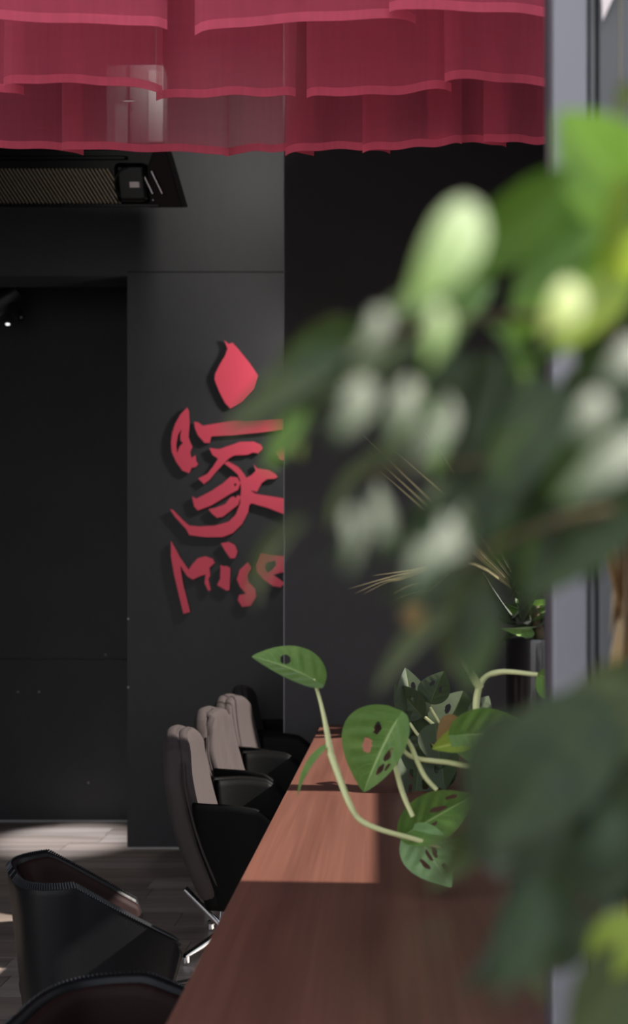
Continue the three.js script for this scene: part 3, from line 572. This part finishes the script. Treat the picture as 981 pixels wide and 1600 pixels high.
// ---------------------------------------------------------------- swiss-cheese vine on the counter
{
  const o = thing('swiss_cheese_vine', 'trailing swiss cheese vine with holed green leaves in a dark pot on the counter', 'plant');
  const potAt = (g, px, d) => {
    const x = (px - FX) * d / F, pot = part('pot', new THREE.LatheGeometry([[0.001, 0], [0.05, 0], [0.058, 0.01], [0.066, 0.10], [0.071, 0.105], [0.071, 0.12], [0.063, 0.12], [0.06, 0.1], [0.001, 0.1]].map(([a, b]) => new THREE.Vector2(a, b)), 36).translate(x, CT, -d), M.potDark, g);
    part('soil', new THREE.CylinderGeometry(0.059, 0.059, 0.006, 24).translate(x, CT + 0.104, -d), M.soil, pot);
  };
  const o2 = thing('swiss_cheese_vine', 'smaller swiss cheese vine with dark holed leaves behind the trailing one', 'plant');
  potAt(o, 856, 1.74); potAt(o2, 770, 2.98);
  let to = o;
  const T = (list, radii, mat = M.vine) => part('stem', tube(list.map(([a, b, d]) => P(a, b, d)), radii, 40, 8), mat, to);
  const root = [852, 1332, 1.74];
  T([root, [770, 1300, 1.75], [735, 1318, 1.77], [700, 1324, 1.78], [640, 1309, 1.77], [585, 1293, 1.76], [560, 1279, 1.76], [546, 1256, 1.76], [530, 1215, 1.77], [516, 1176, 1.78]], [0.004, 0.005, 0.005, 0.006, 0.0068]);
  T([[517, 1180, 1.78], [508, 1130, 1.78], [500, 1095, 1.79], [490, 1061, 1.8]], [0.0068, 0.0045, 0.0034, 0.003]);
  T([root, [760, 1275, 1.78], [746, 1200, 1.8], [744, 1130, 1.8], [745, 1088, 1.8], [756, 1060, 1.8], [780, 1050, 1.8], [840, 1054, 1.78]], [0.006, 0.0066, 0.0066, 0.0064, 0.004]);
  T([[750, 1075, 1.8], [732, 1046, 1.79], [710, 1016, 1.78]], [0.008, 0.0075, 0.0025]);
  T([[747, 1186, 1.8], [738, 1196, 1.8], [698, 1191, 1.8], [648, 1184, 1.8], [632, 1174, 1.8], [617, 1140, 1.8]], [0.006, 0.0055, 0.005, 0.004, 0.0035]);
  T([[632, 1150, 1.81], [642, 1166, 1.805], [652, 1190, 1.79], [664, 1214, 1.78], [682, 1234, 1.78]], [0.0035, 0.0045, 0.0045, 0.004]);
  T([[606, 1150, 1.81], [613, 1175, 1.805], [618, 1200, 1.79], [630, 1242, 1.78], [645, 1276, 1.77]], [0.0035, 0.0045, 0.005, 0.0045]);
  to = o2;
  T([[764, 1186, 2.98], [720, 1176, 2.98], [690, 1172, 2.98], [655, 1150, 2.98], [640, 1130, 3.0]], [0.005, 0.005]);
  T([[720, 1176, 2.98], [700, 1150, 3.0], [672, 1105, 3.0]], [0.004, 0.004]);
  T([[764, 1186, 2.98], [730, 1140, 3.0], [700, 1145, 3.0], [650, 1110, 3.02]], [0.005, 0.005]);
  const H = (...l) => l;
  const leaf = (b, t, d0, d1, w, roll, mat, opt) => placeLeaf(d0 > 2.5 ? o2 : o, leafGeo(opt), mat, P(b[0], b[1], d0), P(t[0], t[1], d1), w * d0 / F, roll);
  leaf([493, 1063], [398, 1014], 1.8, 1.77, 62, 0.6, LM.mon, { wave: 0.1, fold: 0.45, droop: 0.5, holes: H([0.14, 0.52, 0.09, 0.07]), heart: 0.15 });
  leaf([622, 1122], [560, 1236], 1.8, 1.78, 112, 0.5, LM.mon, { wave: 0.12, fold: 0.75, droop: 0.3, heart: 0.1, holes: H([-0.20, 0.42, 0.06, 0.10, -0.5], [-0.16, 0.63, 0.045, 0.09, -0.5], [0.17, 0.45, 0.045, 0.09, 0.4], [0.15, 0.22, 0.035, 0.07, 0.3], [-0.3, 0.55, 0.03, 0.06, -0.5]) });
  leaf([518, 1162], [438, 1234], 1.78, 1.78, 17, 0.9, LM.mon, { fold: 0.15, droop: 0.7 });
  leaf([718, 1148], [836, 1142], 1.79, 1.77, 92, 0.2, LM.mon, { wave: 0.1, fold: 0.25, droop: 0.3, heart: 0.15, holes: H([0.14, 0.45, 0.06, 0.08, 0.4], [0.08, 0.7, 0.04, 0.08, 0.2], [-0.15, 0.55, 0.04, 0.07, -0.3]) });
  leaf([738, 1158], [674, 1168], 1.8, 1.79, 42, 0.5, LM.yellow, { fold: 0.5, droop: 0.2 });
  leaf([722, 1125], [682, 1160], 1.82, 1.81, 46, 0.3, LM.dry, { fold: 0.3, droop: 0.2 });
  leaf([634, 1303], [742, 1240], 1.8, 1.82, 76, -0.25, LM.mon, { wave: 0.12, fold: 0.6, droop: 0.3, heart: 0.1, holes: H([-0.1, 0.5, 0.04, 0.12, -0.4], [-0.18, 0.7, 0.03, 0.09, -0.4], [0.12, 0.35, 0.03, 0.06, 0.4]) });
  leaf([648, 1298], [704, 1388], 1.8, 1.77, 84, 0.3, LM.monPale, { wave: 0.1, fold: 0.2, droop: 0.1, heart: 0.1, holes: H([-0.12, 0.40, 0.045, 0.12, -0.3], [0.02, 0.42, 0.03, 0.1, 0], [-0.13, 0.72, 0.06, 0.09, 0.2], [0.17, 0.5, 0.04, 0.1, 0.3]) });
  leaf([655, 1172], [652, 1262], 2.98, 2.9, 84, -0.4, LM.deep, { fold: 0.3, droop: 0.3, holes: H([-0.15, 0.55, 0.06, 0.11], [0.16, 0.45, 0.05, 0.09], [0.14, 0.68, 0.04, 0.08]) });
  leaf([640, 1130], [642, 1040], 3.0, 3.02, 64, 0.5, LM.deep, { fold: 0.3, droop: 0.4, holes: H([0.15, 0.4, 0.05, 0.08], [0.12, 0.65, 0.05, 0.07]) });
  leaf([655, 1112], [630, 1180], 3.02, 3.0, 72, -0.5, LM.deep, { fold: 0.35, droop: 0.4, holes: H([0.16, 0.4, 0.06, 0.09]) });
  leaf([700, 1150], [720, 1070], 3.0, 3.05, 78, -0.4, LM.deep, { fold: 0.35, droop: 0.5, holes: H([-0.15, 0.5, 0.05, 0.1]) });
  leaf([690, 1170], [690, 1232], 2.98, 2.9, 66, 0.5, LM.deep, { fold: 0.3, droop: 0.4, holes: H([0.14, 0.5, 0.05, 0.09]) });
  leaf([712, 1020], [690, 960], 1.78, 1.77, 26, 0.8, LM.mon, { fold: 0.8, droop: 0.3 });
  leaf([838, 1053], [905, 1080], 1.78, 1.77, 60, 0.5, LM.mon, { fold: 0.4, droop: 0.5 });
  for (const [a, b, c, e, w, q] of [[662, 1150, 640, 1220, 60, 0.5], [672, 1100, 690, 1045, 56, -0.5], [640, 1150, 600, 1110, 50, 0.6], [700, 1180, 660, 1240, 62, 0.2], [735, 1130, 770, 1090, 56, 0.5], [660, 1120, 612, 1070, 52, -0.3]]) leaf([a, b], [c, e], 2.99, 3.0, w, q, LM.deep, { fold: 0.2, droop: 0.4, wave: 0.08, holes: H([0.15, 0.45, 0.05, 0.09, 0.3], [-0.15, 0.55, 0.05, 0.09, -0.3]) });
  leaf([680, 1130], [690, 1200], 2.96, 2.92, 68, -0.2, LM.deep, { fold: 0.3, droop: 0.3, holes: H([0.14, 0.5, 0.05, 0.09]) });
}

// ---------------------------------------------------------------- tall planter beside the end of the counter
{
  const d = 4.38, c = P(846, 1000, d), o = thing('tall_planter', 'tall glossy black planter on the floor at the end of the counter', 'planter', [c.x, 0.006, c.z]);
  const hT = EYE - (997 - FY) * d / F - 0.006, R = 0.165;
  part('body', new THREE.LatheGeometry([[0.001, 0], [R * 0.9, 0], [R * 0.93, 0.01], [R, hT - 0.02], [R, hT - 0.004], [R - 0.006, hT], [R - 0.02, hT], [R - 0.024, hT - 0.05], [0.001, hT - 0.05]].map(([a, b]) => new THREE.Vector2(a, b)), 48), M.glossBlack, o);
  part('soil', new THREE.CylinderGeometry(R - 0.026, R - 0.026, 0.01, 30).translate(0, hT - 0.045, 0), M.soil, o);
  const p = thing('palm_plant', 'spiky green plant with long straw-tipped blades growing in the tall black planter', 'plant', [c.x, 0.006 + hT - 0.045, c.z]);
  const rel = (px, py, dd) => P(px, py, dd).sub(p.position);
  const blade = (pts, w, mat) => {                          // narrow folded ribbon along a curve
    const cv = new THREE.CatmullRomCurve3(pts), n = 18, pos = [], uv = [], idx = [];
    for (let i = 0; i <= n; i++) {
      const t = i / n, q = cv.getPoint(t), tg = cv.getTangent(t), s = tg.clone().cross(V(0, 0.5, 1)).normalize(), up = s.clone().cross(tg), ww = w * Math.pow(Math.sin(Math.PI * (0.08 + 0.92 * t)), 0.6) * (1 - 0.75 * t);
      for (const k of [-1, 0, 1]) { const v = q.clone().addScaledVector(s, k * ww).addScaledVector(up, Math.abs(k) * ww * 0.5); pos.push(v.x, v.y, v.z); uv.push((k + 1) / 2, t); }
    }
    for (let i = 0; i < n; i++) for (let j = 0; j < 2; j++) { const a = i * 3 + j; idx.push(a, a + 1, a + 3, a + 1, a + 4, a + 3); }
    const g = new THREE.BufferGeometry(); g.setAttribute('position', new THREE.Float32BufferAttribute(pos, 3)); g.setAttribute('uv', new THREE.Float32BufferAttribute(uv, 2)); g.setIndex(idx); g.computeVertexNormals();
    return part('blade', g, mat, p);
  };
  part('trunk', tube([V(0, 0, 0), V(-0.02, 0.1, 0.01), V(-0.03, 0.2, 0)], [0.03, 0.022, 0.018], 12, 10), M.stemBrown, p);
  const cr = [824, 935];
  for (const [x, y, mx, my, w] of [[565, 678, 690, 800, 0.011], [572, 702, 690, 812, 0.012], [600, 690, 710, 790, 0.010], [585, 728, 700, 830, 0.013], [640, 640, 730, 770, 0.011], [700, 620, 770, 760, 0.011]])
    blade([rel(...cr, d), rel(mx, my, d + 0.02), rel(x, y, d)], w, M.dryGrass);
  for (const [x, y, mx, my] of [[541, 921, 620, 899], [553, 928, 600, 908], [566, 929, 605, 910], [578, 900, 650, 890], [612, 929, 640, 916], [618, 936, 650, 925]])
    blade([rel(...cr, d), rel(730, 880, d - 0.05), rel(mx + 20, my - 4, d - 0.06), rel(mx, my, d - 0.06), rel(x, y, d - 0.06)], 0.009, M.dryGrass);
  for (let k = 0; k < 16; k++) {
    const a = k / 16 * Math.PI * 2 + rr(-0.15, 0.15), L = rr(0.16, 0.28), b = rel(822 + rr(-14, 14), 968 + rr(-30, 22), d + rr(-0.03, 0.03));
    placeLeaf(p, leafGeo({ fold: 0.5, droop: rr(0.3, 0.9), tipSharp: 1.5 }), k % 3 ? LM.deep : LM.mon, b, b.clone().add(V(Math.cos(a) * L, rr(-0.1, 0.2), Math.sin(a) * L)), rr(0.03, 0.055), rr(-0.8, 0.8));
  }
  for (let k = 0; k < 9; k++) { const b = rel(806 + rr(-10, 20), 925 + rr(-10, 10), d); placeLeaf(p, leafGeo({ fold: 0.5, droop: 0.2, tipSharp: 1.5 }), LM.olive, b, b.clone().add(V(rr(-0.09, 0.09), rr(0.07, 0.17), rr(-0.05, 0.05))), 0.014, rr(-0.8, 0.8)); }
}

// ---------------------------------------------------------------- leafy plants outside, close to the camera
const unitLeaves = [0, 1, 2, 3].map((k) => leafGeo({ fold: [0.12, 0.22, 0.08, 0.16][k], droop: [0.5, 0.9, 0.3, 1.2][k], wave: 0.06, tipSharp: 1.1, heart: 0.08 }));
const flatLeaf = leafGeo({ fold: 0.05, droop: 0.35, wave: 0.02, tipSharp: 1.1, heart: 0.08 });
function shrub(name, label, potPx, stems, leaves, potName) {
  const base = V(...potPx), potH = 0.2;
  const stand = thing('plant_stand', `slim dark timber stand under the ${potName}`, 'stand', [base.x, 0, base.z]);
  const top = base.y - potH;
  part('top', new THREE.CylinderGeometry(0.13, 0.13, 0.02, 32).translate(0, top - 0.01, 0), M.timber, stand);
  for (let k = 0; k < 3; k++) { const a = k * 2.094 + 0.5; part('leg', rod(V(Math.cos(a) * 0.09, top - 0.02, Math.sin(a) * 0.09), V(Math.cos(a) * 0.14, -0.004, Math.sin(a) * 0.14), 0.012), M.timber, stand); }
  const o = thing(name, label, 'plant', [base.x, top, base.z]);
  const rel = (px, py, z) => P(px, py, z).sub(o.position);
  const pot = part('pot', new THREE.LatheGeometry([[0.001, 0], [0.075, 0], [0.082, 0.01], [0.105, 0.16], [0.112, 0.165], [0.112, 0.195], [0.1, 0.195], [0.096, 0.17], [0.001, 0.17]].map(([a, b]) => new THREE.Vector2(a, b)), 40), M.clay, o);
  part('soil', new THREE.CylinderGeometry(0.095, 0.095, 0.01, 24).translate(0, 0.17, 0), M.soil, pot);
  for (const s of stems) part('stem', tube([V(0, 0.17, 0), ...s.map((q) => rel(q[0], q[1], q[2] * 1.25))], [0.0055, 0.004, 0.0025, 0.0012], 36, 7), M.stemBrown, o);
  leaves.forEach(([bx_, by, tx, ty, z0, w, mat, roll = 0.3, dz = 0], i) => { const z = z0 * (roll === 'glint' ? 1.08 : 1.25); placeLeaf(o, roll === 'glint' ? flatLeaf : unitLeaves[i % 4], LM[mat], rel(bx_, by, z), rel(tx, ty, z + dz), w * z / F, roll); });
  return o;
}
function filler(list, n, mats, z0, z1, l0, l1) {             // more leaves of the same plant between the large ones
  const out = [];
  for (const [cx, cy, rx, ry, k] of list) for (let i = 0; i < k * n; i++) {
    const a = rr(0, 6.283), q = Math.sqrt(rnd()), x = cx + Math.cos(a) * rx * q, y = cy + Math.sin(a) * ry * q, L = rr(l0, l1), an = rr(1.2, 3.2);
    out.push([x, y, x + Math.cos(an) * L, y + Math.sin(an) * L, rr(z0, z1), L * rr(0.38, 0.6), mats[Math.floor(rnd() * mats.length)], rr(-1, 1.1), rr(-0.03, 0.03)]);
  }
  return out;
}
shrub('leafy_shrub', 'large out-of-focus plant with bright green glossy leaves arching before the window frame', [0.56, 1.22, -0.26],
  [[[1180, 640, 0.35], [1020, 330, 0.33], [880, 240, 0.32]], [[1150, 760, 0.36], [960, 520, 0.34], [720, 500, 0.33], [480, 560, 0.33]], [[1150, 820, 0.36], [950, 700, 0.34], [760, 720, 0.34], [560, 740, 0.34]], [[1120, 850, 0.35], [960, 800, 0.33], [760, 860, 0.33], [650, 960, 0.32]]],
  [
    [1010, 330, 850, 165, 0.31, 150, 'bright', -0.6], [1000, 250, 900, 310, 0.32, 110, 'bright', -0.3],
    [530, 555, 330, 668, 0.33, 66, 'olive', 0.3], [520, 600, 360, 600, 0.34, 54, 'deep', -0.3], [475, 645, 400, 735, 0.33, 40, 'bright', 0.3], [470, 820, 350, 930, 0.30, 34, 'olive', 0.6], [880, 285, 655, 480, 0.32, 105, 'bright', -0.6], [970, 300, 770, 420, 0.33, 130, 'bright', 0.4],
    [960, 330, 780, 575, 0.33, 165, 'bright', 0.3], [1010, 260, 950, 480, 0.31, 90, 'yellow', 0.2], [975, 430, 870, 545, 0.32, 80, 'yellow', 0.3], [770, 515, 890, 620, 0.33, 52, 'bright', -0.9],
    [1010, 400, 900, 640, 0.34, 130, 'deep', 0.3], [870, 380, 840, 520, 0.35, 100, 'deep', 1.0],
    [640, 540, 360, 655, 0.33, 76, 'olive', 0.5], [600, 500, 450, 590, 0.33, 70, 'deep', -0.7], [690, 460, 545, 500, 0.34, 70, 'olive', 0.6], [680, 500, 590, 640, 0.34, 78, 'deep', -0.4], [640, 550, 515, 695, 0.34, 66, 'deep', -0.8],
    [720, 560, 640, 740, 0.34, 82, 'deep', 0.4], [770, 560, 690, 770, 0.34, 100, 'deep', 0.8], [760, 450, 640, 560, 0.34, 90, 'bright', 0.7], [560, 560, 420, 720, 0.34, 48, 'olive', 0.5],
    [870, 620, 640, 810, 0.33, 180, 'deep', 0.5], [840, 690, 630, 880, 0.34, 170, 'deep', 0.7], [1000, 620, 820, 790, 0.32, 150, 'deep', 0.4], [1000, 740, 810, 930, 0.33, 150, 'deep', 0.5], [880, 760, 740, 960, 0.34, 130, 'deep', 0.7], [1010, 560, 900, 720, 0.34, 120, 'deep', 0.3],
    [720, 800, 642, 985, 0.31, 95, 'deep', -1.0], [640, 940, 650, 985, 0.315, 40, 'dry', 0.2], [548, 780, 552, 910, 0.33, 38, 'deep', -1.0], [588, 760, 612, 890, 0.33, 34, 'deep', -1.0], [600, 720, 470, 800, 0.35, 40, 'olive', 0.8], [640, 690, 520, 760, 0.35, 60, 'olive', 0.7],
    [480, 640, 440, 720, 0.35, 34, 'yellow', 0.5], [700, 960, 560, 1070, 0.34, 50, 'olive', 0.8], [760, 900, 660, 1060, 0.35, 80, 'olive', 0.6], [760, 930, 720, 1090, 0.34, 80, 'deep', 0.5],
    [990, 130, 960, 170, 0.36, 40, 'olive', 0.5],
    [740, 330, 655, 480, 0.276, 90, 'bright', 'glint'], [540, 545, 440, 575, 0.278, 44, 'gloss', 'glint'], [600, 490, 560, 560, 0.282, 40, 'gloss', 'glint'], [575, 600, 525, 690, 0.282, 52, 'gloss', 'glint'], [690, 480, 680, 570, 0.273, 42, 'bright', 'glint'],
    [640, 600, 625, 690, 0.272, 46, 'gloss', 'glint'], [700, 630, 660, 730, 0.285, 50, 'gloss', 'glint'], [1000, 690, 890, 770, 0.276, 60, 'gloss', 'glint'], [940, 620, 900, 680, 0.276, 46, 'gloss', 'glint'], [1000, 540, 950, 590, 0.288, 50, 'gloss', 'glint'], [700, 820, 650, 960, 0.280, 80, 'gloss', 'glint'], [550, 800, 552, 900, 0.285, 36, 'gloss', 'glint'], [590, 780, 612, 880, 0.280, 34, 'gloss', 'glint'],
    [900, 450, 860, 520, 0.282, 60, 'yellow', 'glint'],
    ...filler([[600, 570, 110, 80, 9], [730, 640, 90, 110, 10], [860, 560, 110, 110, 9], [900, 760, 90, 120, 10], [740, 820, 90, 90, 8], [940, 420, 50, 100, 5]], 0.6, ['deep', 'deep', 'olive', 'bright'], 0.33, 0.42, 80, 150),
  ], 'bright arching plant');
shrub('dark_shrub', 'large out-of-focus plant with dark green leaves drooping over the counter side of the frame', [0.27, 0.98, -0.58],
  [[[1080, 1500, 0.38], [960, 1200, 0.36], [820, 1130, 0.35]], [[1060, 1600, 0.38], [930, 1330, 0.35], [800, 1300, 0.34]], [[1060, 1650, 0.36], [980, 1480, 0.34], [900, 1400, 0.33]]],
  [
    [1010, 1110, 820, 1150, 0.33, 150, 'olive', 0.5], [1010, 1060, 870, 1110, 0.34, 90, 'olive', 0.3], [930, 1110, 750, 1330, 0.33, 190, 'deep', 0.6], [860, 1190, 700, 1420, 0.33, 170, 'deep', 0.4], [880, 1310, 760, 1610, 0.31, 160, 'deep', -0.7],
    [1010, 1180, 870, 1420, 0.33, 190, 'deep', 0.4], [960, 1250, 830, 1480, 0.34, 170, 'deep', 0.6], [1000, 1440, 890, 1540, 0.32, 85, 'yellow', 0.6], [1010, 1500, 880, 1640, 0.32, 130, 'olive', 0.3], [820, 1130, 690, 1250, 0.35, 90, 'deep', 0.6],
    [1010, 1320, 900, 1420, 0.35, 110, 'deep', 0.2], [840, 1390, 790, 1560, 0.286, 90, 'gloss', 'glint'], [970, 1270, 930, 1340, 0.280, 60, 'gloss', 'glint'], [900, 1400, 820, 1540, 0.34, 120, 'deep', 0.5], [960, 1060, 890, 1200, 0.36, 90, 'olive', -0.4],
    ...filler([[880, 1250, 100, 110, 12], [820, 1330, 80, 90, 8], [950, 1180, 40, 80, 5], [850, 1440, 60, 80, 5]], 0.6, ['deep', 'deep', 'deep', 'olive'], 0.33, 0.42, 70, 150),
  ], 'dark drooping plant');
{ // dried strips hanging beside the frame and a small paper pennant
  const d = 1.05, o = thing('dried_grass_bundle', 'bundle of dried straw-coloured leaves hanging before the window frame', 'dried plant');
  const hook = P(968, 700, d);
  part('tie', new THREE.TorusGeometry(0.008, 0.002, 6, 16).translate(hook.x, hook.y, hook.z), M.stemBrown, o);
  part('string', rod(hook, V(hook.x, 3.6, hook.z), 0.001, 5), M.stemBrown, o);
  for (const [x0, y0, x1, y1, w] of [[957, 835, 958, 1000, 11], [966, 870, 968, 960, 13], [975, 900, 972, 1090, 12], [985, 840, 990, 1050, 16], [970, 980, 963, 1080, 10], [974, 1360, 976, 1470, 12]])
    placeLeaf(o, leafGeo({ fold: 0.7, droop: 0.3 }), M.straw, P(968 + (x0 - 968) * 0.3, y0 - 130, d), P(x1, y1, d - 0.01), w * d / F, rr(-0.5, 0.5));
  const pn = thing('paper_pennant', 'small white paper pennant at the top beside the window frame', 'pennant'), z = 1.19;
  const sh = new THREE.Shape([[938, -60], [985, -60], [972, -34], [941, 33]].map(([a, b]) => { const q = P(a, b, z); return new THREE.Vector2(q.x, q.y); }));
  part('sheet', new THREE.ExtrudeGeometry(sh, { depth: 0.001, bevelEnabled: false }).translate(0, 0, -z), M.paper, pn);
}
renderer.render(scene, camera);
